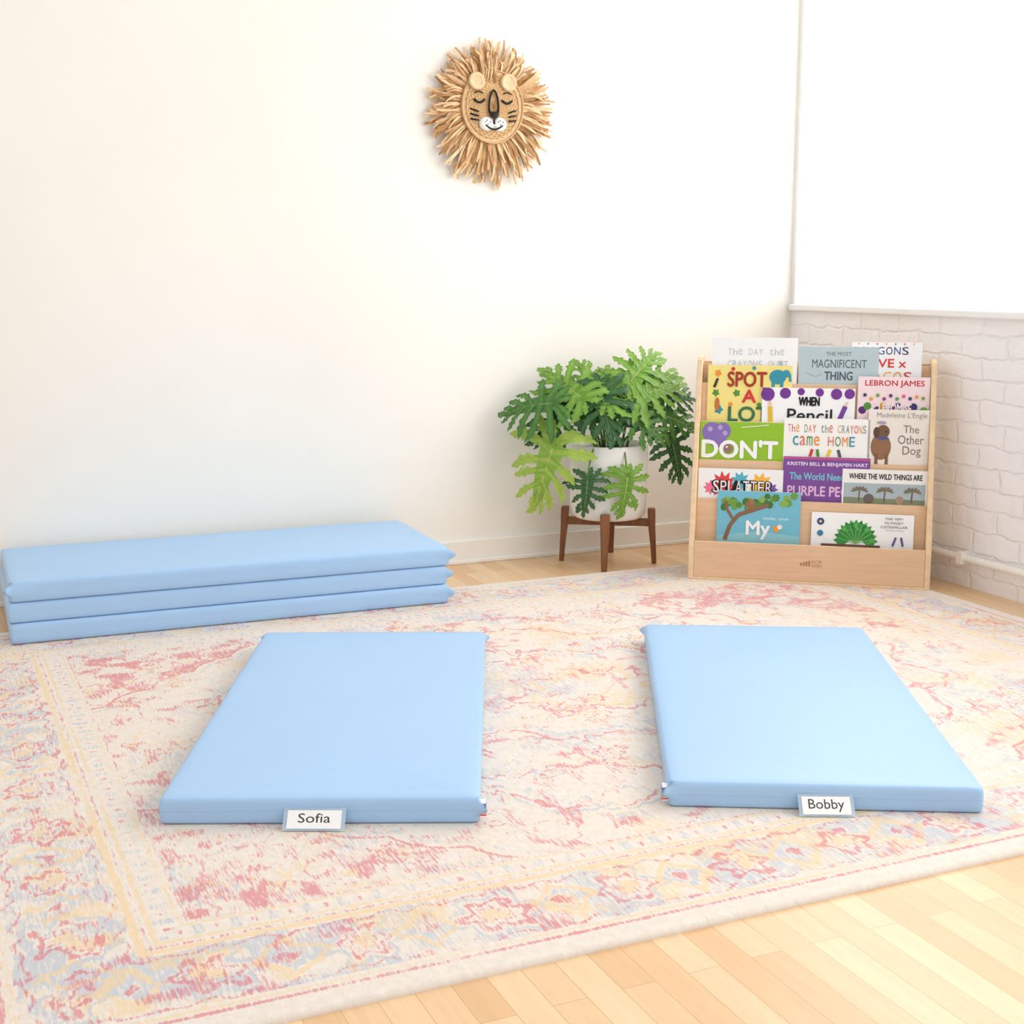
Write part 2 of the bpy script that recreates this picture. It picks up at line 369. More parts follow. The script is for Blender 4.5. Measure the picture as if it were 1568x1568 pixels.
# ------------------------------------------------------------------ mats
M_vinyl=simple('sky_blue_vinyl',(168,203,239),.42,.012,6,bump=.04,bscale=60,spec=.35)
M_seam=simple('blue_seam_thread',(152,190,230),.6,.05)
def mat_mesh(W,D,T,ears,crown=.004,seed=0,seam=True):
    """cushion with sewn seam and pinched corner ears; ears=list of corner ids (0:x-y-,1:x+y-,2:x+y+,3:x-y+)"""
    rings=[]
    if seam:
        pr=[(0.0,.006,.012),(.0025,.0018,.012),(.006,.0003,.012),(.014,-.0002,.011),(T/2-.0006,-.0002,.010),(T/2,-.0002,.010),(T/2+.0006,-.0002,.010),(T-.014,-.0002,.011),(T-.006,.0008,.012),(T-.0022,.0028,.012),(T,.0075,.013)]
    else:
        pr=[(0.0,.009,.012),(.0025,.0035,.012),(.007,.0010,.012),(.016,.0,.011),(T/2-.006,.0,.011),(T/2,.0,.011),(T/2+.006,.0,.011),(T-.016,.0,.011),(T-.007,.0010,.012),(T-.0025,.0035,.012),(T,.009,.013)]
    for z,i,r in pr: rings.append((z,i,r))
    for ins,dz in ((.03,.0012),(.07,.0025),(.13,.0035),(.2,.004)): rings.append((T+dz*crown/.004,ins,.018))
    ns=20; nc=7
    vs=[]
    def ring(z,ins,r):
        pts=[]; w=W/2-ins; d=D/2-ins
        cor=[(-w+r,-d+r,180),(w-r,-d+r,270),(w-r,d-r,0),(-w+r,d-r,90)]
        for k in range(4):
            cx,cy,a0=cor[k]
            for j in range(nc):
                a=math.radians(a0+90*j/(nc-1)); px=cx+r*math.cos(a); py=cy+r*math.sin(a)
                pts.append([px,py,z,k,j])
            cx2,cy2,a2=cor[(k+1)%4]; a=math.radians(a0+90)
            p0=(cx+r*math.cos(a),cy+r*math.sin(a)); a=math.radians(a2); p1=(cx2+r*math.cos(a),cy2+r*math.sin(a))
            for j in range(1,ns): 
                t=j/ns; pts.append([p0[0]+(p1[0]-p0[0])*t,p0[1]+(p1[1]-p0[1])*t,z,-1,0])
        return pts
    allr=[]
    for ri,(z,ins,r) in enumerate(rings):
        pts=ring(z,ins,r)
        for p in pts:
            if p[3] in ears:
                k=p[3]; f=max(0,1-abs(z-T*.55)/(T*.36)); g=1-abs(p[4]-3)/3.2
                dx=(-1,1,1,-1)[k]; dy=(-1,-1,1,1)[k]
                amt=.019*f*max(0,g)**1.5
                p[0]+=dx*amt; p[1]+=dy*amt; p[2]+=.004*f*g
                if f<.35 and f>0:
                    p[0]-=dx*.005*g; p[1]-=dy*.005*g
            elif p[3]<0 and 2<ri<9:
                wv=.0012*math.sin(p[0]*17+seed)+.0012*math.sin(p[1]*13+seed*2)
                p[2]+= wv*.5
        allr.append(pts)
    n=len(allr[0]); fs=[]
    for pts in allr: vs+=[(p[0],p[1],p[2]) for p in pts]
    mi=[]
    for k in range(len(allr)-1):
        for i in range(n):
            j=(i+1)%n; fs.append((k*n+i,k*n+j,(k+1)*n+j,(k+1)*n+i)); mi.append(1 if (seam and k in(4,5)) else 0)
    fs.append(tuple(range(n-1,-1,-1))); mi.append(0)
    fs.append(tuple((len(allr)-1)*n+i for i in range(n))); mi.append(0)
    b=MB()
    for f,m_ in zip(fs,mi): b.f.append(f); b.c.append((1,1,1,1)); b.sm.append(len(f)==4); b.mi.append(m_)
    b.v=vs
    return b
tagcols=[(226,60,60),(245,160,40),(250,220,60),(70,170,90),(60,120,200),(130,80,170)]
M_print=vcol('printed_colour',.5,.3,.03,20)
def nap_mat(name,cx,cy,rotdeg,ears,tag_side):
    u,v=R(cx,cy); rz=math.radians(rotdeg)-CA
    e_=empty(name,(u,v,RZ),rz)
    mat_mesh(.612,1.22,.052,ears,seed=len(name)+int(cx*10)).obj('cushion',[M_vinyl,M_seam],e_)
    b=MB(); s=tag_side
    x0=s*.304; y0=-.61+.004
    b.box((min(x0,x0+s*.013),y0,.012),(max(x0,x0+s*.013),y0+.022,.040),(245,245,245))
    xf=x0+s*.0135
    for i,c in enumerate(tagcols):
        b.box((min(x0+s*.001,xf),y0-.0006,.014+i*.0042),(max(x0+s*.001,xf),y0+.0226,.0165+i*.0042),c)
    b.obj('sewn_label',M_print,e_)
    return e_
matS=nap_mat('nap_mat',-.374,3.058,.7,(1,2,3),1)
matB=nap_mat('nap_mat',.647,3.125,-3.3,(0,3),-1)
# name tags
M_card=vcol('card_paper',.5,.3,.01,10)
def clearmat():
    m,nt,b=newmat('clear_vinyl_pocket'); b.inputs['Base Color'].default_value=lin((205,226,244)); b.inputs['Alpha'].default_value=.45
    b.inputs['Roughness'].default_value=.15; b.inputs['Specular IOR Level'].default_value=.6; return m
M_clear=clearmat()
def name_tag(txt,parent,xl,w=.118,h=.047,yaw=0):
    e_=bpy.data.objects.new('name_tag',None); scene.collection.objects.link(e_); e_.parent=parent; e_.empty_display_size=.05
    e_.location=(xl,-.610-.0345,.0012); tilt=math.atan2(.0345-.003,.030)
    e_.rotation_euler=(math.pi/2-tilt,0,math.radians(yaw))
    b=MB(); b.box((-w/2,0,0),(w/2,h,.0006)); b.obj('pocket',M_clear,e_)
    b=MB(); b.box((-w*.435,.004,.0008),(w*.435,h*.88,.0014),(250,249,247))
    vs,fs=textgeo(txt); tw=w*(.52 if txt=='Sofia' else .64); thh=h*(.40 if txt=='Sofia' else .56); y0=h*(.34 if txt=='Sofia' else .20)
    b.add([((x-.5)*tw,y0+y*thh,.0017) for x,y in vs],fs,(60,60,62))
    b.obj('card',M_card,e_)
name_tag('Sofia',matS,-.008,yaw=-1)
name_tag('Bobby',matB,.0,w=.108,yaw=2)
# stacked mats
st=empty('stacked_nap_mats',(0,0,0),0)
rz=math.radians(-1.6); Ls,Ds=1.315,.522; T=.060
rf=Vector((1.545,3.922))
ax=Vector((math.cos(rz),math.sin(rz))); ay=Vector((-math.sin(rz),math.cos(rz)))
c=rf-ax*Ls/2+ay*Ds/2
st.location=(c.x,c.y,RZ); st.rotation_euler=(0,0,rz)
for i in range(3):
    o=mat_mesh(Ls,Ds,T,(1,2) if i<2 else (1,2,0),crown=.0006 if i<2 else .004,seed=i+3,seam=False).obj('folded_panel_%d'%(i+1),[M_vinyl,M_seam],st,loc=((.0,-.004,.003)[i],(0,.004,.0)[i],i*(T+.0008)))

# ------------------------------------------------------------------ bookshelf
A=R(.609,4.565); SA=math.radians(-12.97)-CA; SL=.256
M_birch=simple('birch_plywood',(228,192,156),.45,.06,6,vec_scale=(1,1,14),spec=.3)
M_birch2=simple('birch_edge',(238,208,168),.5,.08,40,vec_scale=(1,1,1),spec=.3)
sh=empty('book_display_shelf',(A[0],A[1],RZ),SA)
LW=.79
def side(b,x0,x1):
    pr=[(-.004,0),(.27,0),(.27,.748),(.186,.748),(.174,.738),(-.004,.115)]
    n=len(pr); vs=[(x0,d,z) for d,z in pr]+[(x1,d,z) for d,z in pr]
    fs=[tuple(range(n-1,-1,-1)),tuple(range(n,2*n))]+[(i,(i+1)%n,n+(i+1)%n,n+i) for i in range(n)]
    b.add(vs,fs)
b=MB(); side(b,-.004,.014); side(b,LW-.014,LW+.004); b.obj('side_panels',M_birch2,sh,bevel=.003)
b=MB(); b.box((.014,0,.008),(LW-.014,.014,.132)); b.box((.014,.255,.0),(LW-.014,.265,.73)); b.obj('front_and_back_board',M_birch,sh,bevel=.002)
b=MB(); b.box((.0,-.003,.0),(LW,.012,.008)); b.obj('bottom_edge',M_birch2,sh)
lips=[.132,.27,.40,.53,.66]; mids=[.21,.33,.47,.60,.73]
def dpl(row,z): return SL*mids[row]+.10*(z-mids[row])
def slab(b,x0,x1,z0,z1,row,off,th,col=(255,255,255)):
    vs=[]
    for z in (z0,z1):
        d=dpl(row,z)+off; vs+=[(x0,d,z),(x1,d,z),(x1,d+th,z),(x0,d+th,z)]
    b.add(vs,[(0,3,2,1),(4,5,6,7),(0,1,5,4),(1,2,6,5),(2,3,7,6),(3,0,4,7)],col)
b=MB()
for k in range(1,5): slab(b,.0145,LW-.0145,lips[k]-(.20 if k==1 else .15),lips[k],k,-.008,.0065)
slab(b,.0145,LW-.0145,.61,.725,4,.022,.007)
for k in range(5):
    zb=lips[k]-.08; d0=dpl(k,zb); b.box((.0145,d0-.001,zb-.009),(LW-.0145,d0+.014,zb))
b.obj('tier_panels',M_birch,sh,bevel=.0012)
b=MB()
for i,hh in enumerate((.006,.009,.012,.015)):
    b.box((.372+i*.009,-.0006,.062),(.378+i*.009,.0,.062+hh+.004),(176,130,98))
vs,fs=textgeo('ECR'); b.add([(.41+x*.034,-.0006,.072+y*.010) for x,y in vs],fs,(176,130,98))
vs,fs=textgeo('4KIDS'); b.add([(.41+x*.034,-.0006,.059+y*.009) for x,y in vs],fs,(176,130,98))
b.obj('stamped_logo',M_print,sh)
# ------------------------------------------------------------------ books
bk=empty('picture_books',(A[0],A[1],RZ),SA)
M_book=vcol('book_cover_print',.4,.3,.03,40)
class Book:
    def __init__(s,x0,x1,zt,row,col,back=0,th=.006):
        s.x0,s.x1,s.z0,s.z1,s.row,s.back=x0,x1,lips[row],zt,row,back; s.b=MB(); s.k=1
        s.off=.0005+back
        zb=lips[row]-.075
        slab(s.b,x0,x1,zb,zt,row,s.off,th,(245,243,238))
        s.poly([(0,-.3),(1,-.3),(1,1),(0,1)],col)
    def m(s,x,y):
        X=s.x0+(s.x1-s.x0)*x; Z=s.z0+(s.z1-s.z0)*y
        return (X,dpl(s.row,Z)+s.off-.00022*s.k,Z)
    def asp(s): return (s.x1-s.x0)/(s.z1-s.z0)
    def poly(s,pts,col): s.b.add([s.m(*p) for p in pts],[tuple(range(len(pts)))],col); s.k+=1 if s.k<14 else .15
    def ell(s,cx,cy,rx,ry=None,col=(0,0,0),n=18,rot=0):
        if ry is None: ry=rx*s.asp()
        pts=[]
        for i in range(n):
            a=2*math.pi*i/n; dx=rx*math.cos(a); dy=ry/s.asp()*math.sin(a)
            pts.append((cx+dx*math.cos(rot)-dy*math.sin(rot),cy+(dx*math.sin(rot)+dy*math.cos(rot))*s.asp()))
        s.poly(pts,col)
    def star(s,cx,cy,r,k,col,inner=.5,rot=0):
        pts=[]
        for i in range(2*k):
            a=math.pi*i/k+rot; rr=r*(1 if i%2==0 else inner); pts.append((cx+rr*math.cos(a),cy+rr*math.sin(a)*s.asp()))
        o=[s.m(cx,cy)]+[s.m(*p) for p in pts]
        s.b.add(o,[(0,1+i,1+(i+1)%(2*k)) for i in range(2*k)],col); s.k+=.3
    def stroke(s,pts,w,col):
        for i in range(len(pts)-1):
            (xa,ya),(xb,yb)=pts[i],pts[i+1]; ax_=(xb-xa); ay_=(yb-ya)/s.asp(); L=math.hypot(ax_,ay_) or 1
            nx_,ny_=-ay_/L*w/2,ax_/L*w/2*s.asp()
            s.b.add([s.m(xa+nx_,ya+ny_),s.m(xa-nx_,ya-ny_),s.m(xb-nx_,yb-ny_),s.m(xb+nx_,yb+ny_)],[(0,1,2,3)],col)
        s.k+=.3
    def text(s,t,x0,y0,x1,y1,col,bold=0):
        vs,fs=textgeo(t)
        offs=[(0,0)] if not bold else [(-bold,0),(bold,0),(0,bold*s.asp()),(0,-bold*s.asp())]
        for ox,oy in offs:
            s.b.add([s.m(x0+(x1-x0)*x+ox,y0+(y1-y0)*y+oy) for x,y in vs],fs,col); s.k+=.06
        s.k+=.3
    def done(s,name): s.b.obj(name,M_book,bk)
def multi(bk_,t,x0,y0,x1,y1,cols,bold=0):
    n=len(t); w=(x1-x0)/n
    for i,ch in enumerate(t):
        if ch==' ': continue
        bk_.text(ch,x0+i*w+w*.1,y0,x0+(i+1)*w-w*.1,y1,cols[i%len(cols)],bold)
RED=(214,60,58);NAVY=(40,50,90);ORG=(240,150,60);GRN=(86,150,60);TEAL=(60,150,170);PUR=(120,60,150);GRY=(150,155,160)
# row 4
q=Book(.045,.335,.815,4,(247,247,246))
multi(q,'The DAY the',.18,.62,.85,.76,[(205,205,210),(190,196,205)]); multi(q,'CRAYONS QUIT',.18,.34,.9,.50,[(205,205,212),(180,190,200),(215,190,190)])
q.stroke([(.35,.1),(.37,.28)],.02,(220,200,160)); q.stroke([(.55,.1),(.53,.26)],.02,(200,200,220)); q.done('book_crayons_quit')
q=Book(.515,.745,.803,4,(243,243,245),back=.0065)
multi(q,'DRAGONS',.02,.72,.82,.90,[NAVY,(60,80,140)]); q.text('LOVE x',.12,.42,.78,.62,RED,.003); multi(q,'TACOS',.16,.10,.88,.32,[ORG,RED,(240,180,60)])
for i in range(7): q.ell(.1+.13*i,.97,.012,col=[ORG,GRN,RED][i%3])
q.done('book_dragons')
q=Book(.340,.605,.788,4,(186,203,208))
q.text('THE MOST',.34,.76,.66,.86,(92,104,112)); q.text('MAGNIFICENT',.17,.44,.85,.66,(82,94,104)); q.text('THING',.33,.12,.68,.34,(82,94,104),.003)
q.stroke([(.1,.3),(.22,.2),(.3,.28)],.006,(130,145,150)); q.done('book_magnificent')
# row 3
q=Book(.034,.320,.722,3,(246,228,140),back=.0065)
for (x,y,r,c) in ((.12,.85,.05,ORG),(.1,.5,.05,GRN),(.14,.2,.06,TEAL),(.35,.5,.05,GRN),(.7,.48,.05,(200,120,60)),(.3,.93,.03,RED),(.55,.95,.03,TEAL),(.28,.3,.035,ORG),(.62,.3,.035,GRN)):
    q.star(x,y,r,5,c,.65,x*9)
q.ell(.83,.80,.10,.10*1.3,TEAL); q.ell(.93,.86,.045,col=TEAL); q.stroke([(.97,.86),(.98,.72)],.03,TEAL); q.stroke([(.78,.8),(.78,.62)],.04,TEAL); q.stroke([(.88,.8),(.88,.62)],.04,TEAL)
q.ell(.84,.25,.05,.10,ORG); q.ell(.12,.30,.03,.12,(200,120,60)); q.stroke([(.08,.6),(.12,.76)],.03,(60,50,60))
q.text('SPOT',.24,.62,.70,.88,(170,60,40),.006); q.text('A',.42,.34,.58,.56,RED,.006); q.text('LOT',.26,.00,.74,.26,(60,120,80),.006)
q.done('book_spot')
q=Book(.222,.532,.648,3,(250,250,250))
for (x,y,r) in ((.06,.93,.075),(.25,.9,.06),(.42,.96,.04),(.62,.95,.045),(.8,.88,.06),(.94,.93,.055)): q.ell(x,min(y,1-r*q.asp()),r,col=PUR)
q.poly([(0,.8),(.04,.8),(.04,1),(0,1)],PUR)
q.text('WHEN',.40,.50,.62,.74,(20,20,25),.005); q.text('Pencil',.28,.04,.76,.40,(30,30,35),.002)
q.stroke([(.1,.0),(.09,.45)],.05,(230,190,60)); q.stroke([(.09,.45),(.085,.62)],.03,(235,205,170)); q.stroke([(.84,.1),(.9,.5)],.05,(120,70,160)); q.stroke([(.9,.5),(.92,.62)],.025,(235,205,170))
q.done('book_pencil')
q=Book(.540,.774,.690,3,(247,225,228))
q.text('LEBRON JAMES',.1,.78,.92,.93,(200,50,60),.002)
cols=[(90,50,120),GRN,(220,90,130),(60,60,110),(230,160,60),(120,170,70),(150,60,120)]
for i in range(13): q.ell(.07+.071*i,.30+.10*math.sin(i*2.1),.055,col=cols[i%7])
for i in range(10): q.star(.1+.09*i,.58+.04*math.cos(i*3),.036,6,cols[(i+3)%7],.5)
q.text('I PROMISE',.3,.25,.75,.45,(250,240,240),.003); q.done('book_promise')
# row 2
q=Book(.016,.300,.530,2,(150,196,52))
for (x,y,r) in ((.14,.72,.12),(.27,.76,.10),(.2,.58,.12)): q.ell(x,y,r,col=(140,115,185))
for (x,y,r) in ((.12,.8,.03),(.24,.85,.03),(.3,.7,.03)): q.ell(x,y,r,col=(185,165,215))
q.text("DON'T",.03,.06,.93,.52,(250,250,250),.010); q.ell(.34,.3,.055,col=(150,120,110)); q.ell(.325,.34,.012,col=(250,250,250))
q.stroke([(.5,.86),(.82,.94)],.012,(230,240,200)); q.done('book_dont')
q=Book(.300,.585,.548,2,(250,249,246))
multi(q,'The DAY the CRAYONS',.04,.68,.96,.86,[(230,120,110),RED,(240,170,80),GRY,(120,160,90)]); multi(q,'came HOME',.1,.38,.84,.60,[TEAL,(230,120,110),GRN,ORG])
for x,c,r in ((.3,RED,.1),(.42,GRN,-.06),(.5,(240,200,60),.12),(.68,(90,90,90),-.1)): q.stroke([(x,.03),(x+r*.4,.30)],.035,c)
q.done('book_home')
q=Book(.578,.775,.583,2,(240,233,224))
q.text("Madeleine L'Engle",.14,.83,.96,.95,(150,130,130)); q.text('The',.58,.58,.84,.72,(130,110,110)); q.text('Other',.50,.38,.92,.54,(130,110,110)); q.text('Dog',.58,.14,.88,.34,(130,110,110))
q.ell(.22,.32,.17,.24,(150,110,82)); q.ell(.25,.60,.11,.12,(125,90,70)); q.ell(.14,.58,.05,.10,(95,70,60)); q.ell(.25,.48,.10,.03,(80,90,150)); q.ell(.22,.76,.08,.03,(170,160,190)); q.stroke([(.15,.0),(.15,.2)],.05,(130,95,72)); q.stroke([(.32,.0),(.32,.2)],.05,(130,95,72)); q.ell(.30,.6,.012,col=(20,20,20))
q.done('book_other_dog')
# row 1
q=Book(.302,.590,.420,1,(128,80,156),back=.0065)
q.text('KRISTEN BELL & BENJAMIN HART',.05,.78,.97,.88,(240,230,245),.001); q.text('The World Needs',.08,.48,.74,.64,(120,200,215),.002); q.text('PURPLE PEOPLE',.06,.12,.98,.34,(235,190,225),.003)
q.stroke([(0,.965),(1,.965)],.02,(205,90,140)); q.done('book_purple')
q=Book(.016,.304,.372,1,(247,247,248))
q.star(.30,.45,.17,11,(225,70,70),.6); q.star(.74,.5,.15,9,(250,190,70),.6); q.star(.5,.6,.12,9,(90,180,200),.6); q.star(.86,.35,.09,8,(130,90,170),.6); q.star(.15,.35,.09,8,(240,120,150),.6)
q.text('SPLATTER',.17,.2,.88,.60,(25,25,30),.012); multi(q,'SPLATTER',.17,.2,.88,.60,[(250,250,250),(250,230,230)],0); q.done('book_splatter')
q=Book(.500,.776,.384,1,(246,244,240))
q.poly([(.02,-.2),(.98,-.2),(.98,.6),(.02,.6)],(176,190,196)); q.text('WHERE THE WILD THINGS ARE',.08,.72,.94,.88,(30,30,30),.002)
q.poly([(.02,-.2),(.98,-.2),(.98,.14),(.02,.18)],(130,140,110)); 
for x in (.2,.5,.82):
    q.stroke([(x,.05),(x+.01,.42)],.015,(120,90,75))
    for a in range(7): 
        t=math.pi*a/6; q.stroke([(x+.01,.42),(x+.01+.10*math.cos(t),.40+.16*math.sin(t)-.05)],.02,(150,110,105) if a%2 else (110,120,90))
q.ell(.32,.15,.06,col=(110,95,90)); q.ell(.68,.12,.05,col=(165,140,120)); q.done('book_wild_things')
# row 0
q=Book(.086,.366,.300,0,(120,192,214))
q.poly([(0,-.3),(1,-.3),(1,.12),(.5,.2),(0,.08)],(150,205,215))
for i in range(46):
    x=random.uniform(.06,.94); y=.94-random.random()*.20-(.12*(1-abs(x-.3)) if x<.6 else 0); q.star(x,y,random.uniform(.035,.055),7,[(88,140,62),(112,160,74),(70,120,56),(140,180,90)][i%4],.75,random.random()); q.k-=.22
q.stroke([(.10,.0),(.16,.3),(.26,.52),(.46,.64),(.62,.74)],.05,(140,105,78)); q.stroke([(.20,.42),(.12,.62),(.1,.8)],.035,(140,105,78)); q.ell(.40,.74,.06,col=(150,110,78)); q.ell(.42,.79,.035,col=(160,118,84))
q.text('My',.36,.04,.64,.40,(250,250,250),.007); q.ell(.72,.26,.04,col=(240,160,60)); q.ell(.76,.30,.03,col=(240,240,240)); q.text('little one',.56,.44,.86,.50,(240,248,250)); q.done('book_my_tree')
q=Book(.404,.738,.238,0,(251,251,250))
for i in range(13):
    a=math.pi*(.02+i/12*.96); q.star(.44+.14*math.cos(a),.10+.15*math.sin(a)*3.1,.08,6,[(60,150,70),(90,175,80),(40,125,62)][i%3],.6,a)
q.ell(.44,.30,.17,.17,(52,142,66)); 
for i in range(9): 
    a=math.pi*(.06+i/8*.88); q.stroke([(.44,.05),(.44+.18*math.cos(a),.12+.55*math.sin(a))],.007,(130,190,100))
q.poly([(.1,-.1),(.68,-.1),(.68,.02),(.1,.02)],(120,80,70))
q.ell(.09,.72,.035,col=(40,70,150)); q.ell(.09,.72,.015,col=(240,200,60)); q.ell(.09,.35,.03,col=(60,130,170))
for i,t in enumerate(('THE VERY','HUNGRY','CATERPILLAR')): q.text(t,.72 if i<2 else .68,.84-i*.13,.9 if i<2 else .94,.91-i*.13,(90,90,90))
q.text('by Eric Carle',.73,.48,.9,.53,(120,120,120)); q.stroke([(.80,.02),(.83,.30)],.02,(110,80,150)); q.stroke([(.90,.02),(.88,.30)],.02,(110,80,150)); q.done('book_caterpillar')

# ------------------------------------------------------------------ plant
pc=R(.362,4.86)
PL=empty('potted_philodendron',(pc[0],pc[1]+.027,0),-CA)
M_pot=simple('white_ceramic',(246,244,240),.35,.01,spec=.4)
M_soil=simple('potting_soil',(60,44,34),.9,.3,60)
M_walnut=simple('walnut_wood',(132,84,50),.4,.22,9,vec_scale=(8,8,1),spec=.35)
b=MB()
b.lathe([(.0,.168),(.105,.168),(.122,.172),(.134,.184),(.139,.21),(.141,.30),(.142,.435),(.140,.440),(.134,.440),(.133,.41),(.132,.395)],64)
b.obj('ceramic_pot',M_pot,PL)
b=MB(); b.lathe([(.0,.405),(.08,.402),(.1325,.396)],32); b.obj('soil',M_soil,PL)
b=MB()
base_a=math.radians(-98)
for k in range(4):
    a=base_a+k*math.pi/2; ca,sa=math.cos(a),math.sin(a)
    def P3(r,t,z): return (r*ca-t*sa,r*sa+t*ca,z)
    secs=[(.170,.0105,.0),(.1655,.0125,.07),(.160,.0155,.135),(.158,.017,.19),(.157,.0165,.204)]
    vs=[]
    for r,h_,z in secs: vs+= [P3(r-h_*.8,-h_,z),P3(r+h_*.8,-h_,z),P3(r+h_*.8,h_,z),P3(r-h_*.8,h_,z)]
    fs=[(3,2,1,0),tuple(range(16,20))]
    for s_ in range(4):
        for i in range(4): j=(i+1)%4; fs.append((s_*4+i,s_*4+j,s_*4+4+j,s_*4+4+i))
    b.add(vs,fs)
    vs=[P3(.0,-.012,.138),P3(.150,-.012,.138),P3(.150,.012,.138),P3(0,.012,.138),P3(0,-.012,.165),P3(.150,-.012,.165),P3(.150,.012,.165),P3(0,.012,.165)]
    b.add(vs,[(0,3,2,1),(4,5,6,7),(0,1,5,4),(1,2,6,5),(2,3,7,6),(3,0,4,7)])
b.obj('wooden_stand',M_walnut,PL,bevel=.003)
M_leaf=vcol('philodendron_leaf',.32,.5,.12,18,trans=.24)
M_stem=simple('leaf_stem',(110,142,66),.5,.1)
def mixc(a,b_,t): return tuple(a[i]*(1-t)+b_[i]*t for i in range(3))
leafB=MB(); stemB=MB()
def keep(p):   # leaves press softly against, never through, the wall behind the plant
    lim=(.170+.41*p.x)/.912
    if p.y>lim-.02: p.y=lim-.02*math.exp(-(p.y-lim+.02)/.02)
    return p
# (position along midrib, angle, length, half width)
LOBES=[(.00,160,.42,.052),(.02,130,.60,.064),(.08,104,.68,.066),(.22,82,.66,.062),(.38,64,.60,.057),(.55,48,.48,.049),(.72,32,.34,.038)]
def leaf(x,z,y,Rr,tip,beta,tint,yaw=0,nl=11,seed=0):
    rnd=random.Random(seed*7+3)
    n=Vector((math.sin(math.radians(yaw))*math.cos(math.radians(beta)),-math.cos(math.radians(yaw))*math.cos(math.radians(beta)),math.sin(math.radians(beta)))).normalized()
    t=Vector((math.cos(math.radians(tip)),0,math.sin(math.radians(tip)))); t=(t-n*t.dot(n)).normalized(); s_=t.cross(n)
    C=Vector((x,y,z)); L=Rr*1.72; O=C-t*L*.36
    dark={'d':(46,92,48),'m':(70,122,52),'b':(108,158,54),'y':(136,180,58)}[tint]; lite={'d':(94,142,80),'m':(124,172,78),'b':(172,208,86),'y':(220,228,122)}[tint]
    dr=rnd.uniform(.25,.5)/L; cur=rnd.uniform(-.25,.25)
    def W(u,v_):
        uu=u; vv=v_+cur*u*u/L*.5
        zz=-dr*(uu*uu*.55+vv*vv*1.0)+.10*abs(v_)
        return O+t*uu+s_*vv+n*(zz+L*.05)
    lobes=[]
    for u0,ang,ln,wd in LOBES:
        for sd in (-1,1):
            lobes.append((u0*L+rnd.uniform(-.015,.015)*L,sd*math.radians(ang+rnd.uniform(-7,7)),ln*L*rnd.uniform(.82,1.12),wd*L*rnd.uniform(.9,1.15)))
    lobes.append((.80*L,0.0,.32*L,.050*L))
    vs=[];fs=[];cs=[]
    for k in range(9):
        s=k/8; ww=L*(.17*(1-s)**.7+.035)
        if k==0: ww*=.7
        for q_ in (-1,-.5,0,.5,1): vs.append(keep(W(s*L*.98-abs(q_)*.03*L,q_*ww)-n*.0004))
    for k in range(8):
        for j in range(4):
            o=k*5+j; fs.append((o,o+1,o+6,o+5)); cs.append(lin(mixc(dark,lite,.18 if j in(0,3) else .34)))
    leafB.addc(vs,fs,cs,True)
    ns=11
    for u0,a,ln,wd in lobes:
        vs=[];fs=[];cs=[]; bendl=rnd.uniform(-.15,.40)*(-1 if a>0 else 1)
        tip_dr=rnd.uniform(.0,.12)
        for k in range(ns+1):
            s=k/ns; aa_=a+bendl*s*s
            cu=u0+ln*s*math.cos(aa_); cv=ln*s*math.sin(aa_)
            w_=wd*[1.25,1.1,.95,.88,.9,1.0,1.18,1.22,1.15,.95,.6,.0][k]
            lop=[0,0,0,0,0,0,.35,-.25,.35,-.3,0,0][k]
            du,dv=-math.sin(aa_),math.cos(aa_)
            for q_ in (-1,-.5,0,.5,1):
                wq=w_*(1+lop*(1 if q_>0 else -1)*abs(q_))
                p=W(cu+du*wq*q_,cv+dv*wq*q_)
                p=p+n*(.16*wd*abs(q_)-tip_dr*ln*s*s+.0012*math.sin(k*1.3+seed))
                vs.append(keep(p))
        for k in range(ns):
            for j in range(4):
                o=k*5+j; fs.append((o,o+1,o+6,o+5))
                center=(j in(1,2))
                base_t=(.36 if center else .04)+(.35 if (tint=='y' and not center and k>3) else 0)+rnd.uniform(-.05,.12)
                cs.append(lin(mixc(dark,lite,max(0,min(1,base_t)))))
        leafB.addc(vs,fs,cs,True)
        leafB.tube([keep(W(u0+ln*s*math.cos(a+bendl*s*s),ln*s*math.sin(a+bendl*s*s))+n*(.0008-tip_dr*ln*s*s)) for s in (0,.25,.5,.8)],[.0012,.001,.0008,.0004],4,lite)
    leafB.tube([keep(W(u*L,0)+n*.001) for u in (0,.25,.5,.75,1.0)],[.0026,.0022,.0017,.0012,.0005],5,mixc(lite,(230,235,190),.3))
    p0=Vector((x*.18+rnd.uniform(-.03,.03),rnd.uniform(-.03,.03),.40)); p3=W(0,0)
    h_=max(.08,(z-.4)*.5+.12)
    p1=p0+Vector((x*.15,y*.1,h_)); p2=Vector((x*.8,y*.75,max(z,.45)+.06))
    pts=[]
    for i in range(11):
        u=i/10; pts.append(p0*(1-u)**3+p1*3*u*(1-u)**2+p2*3*u*u*(1-u)+p3*u**3)
    stemB.tube([keep(p) for p in pts],[.0045-.0018*i/10 for i in range(11)],6)
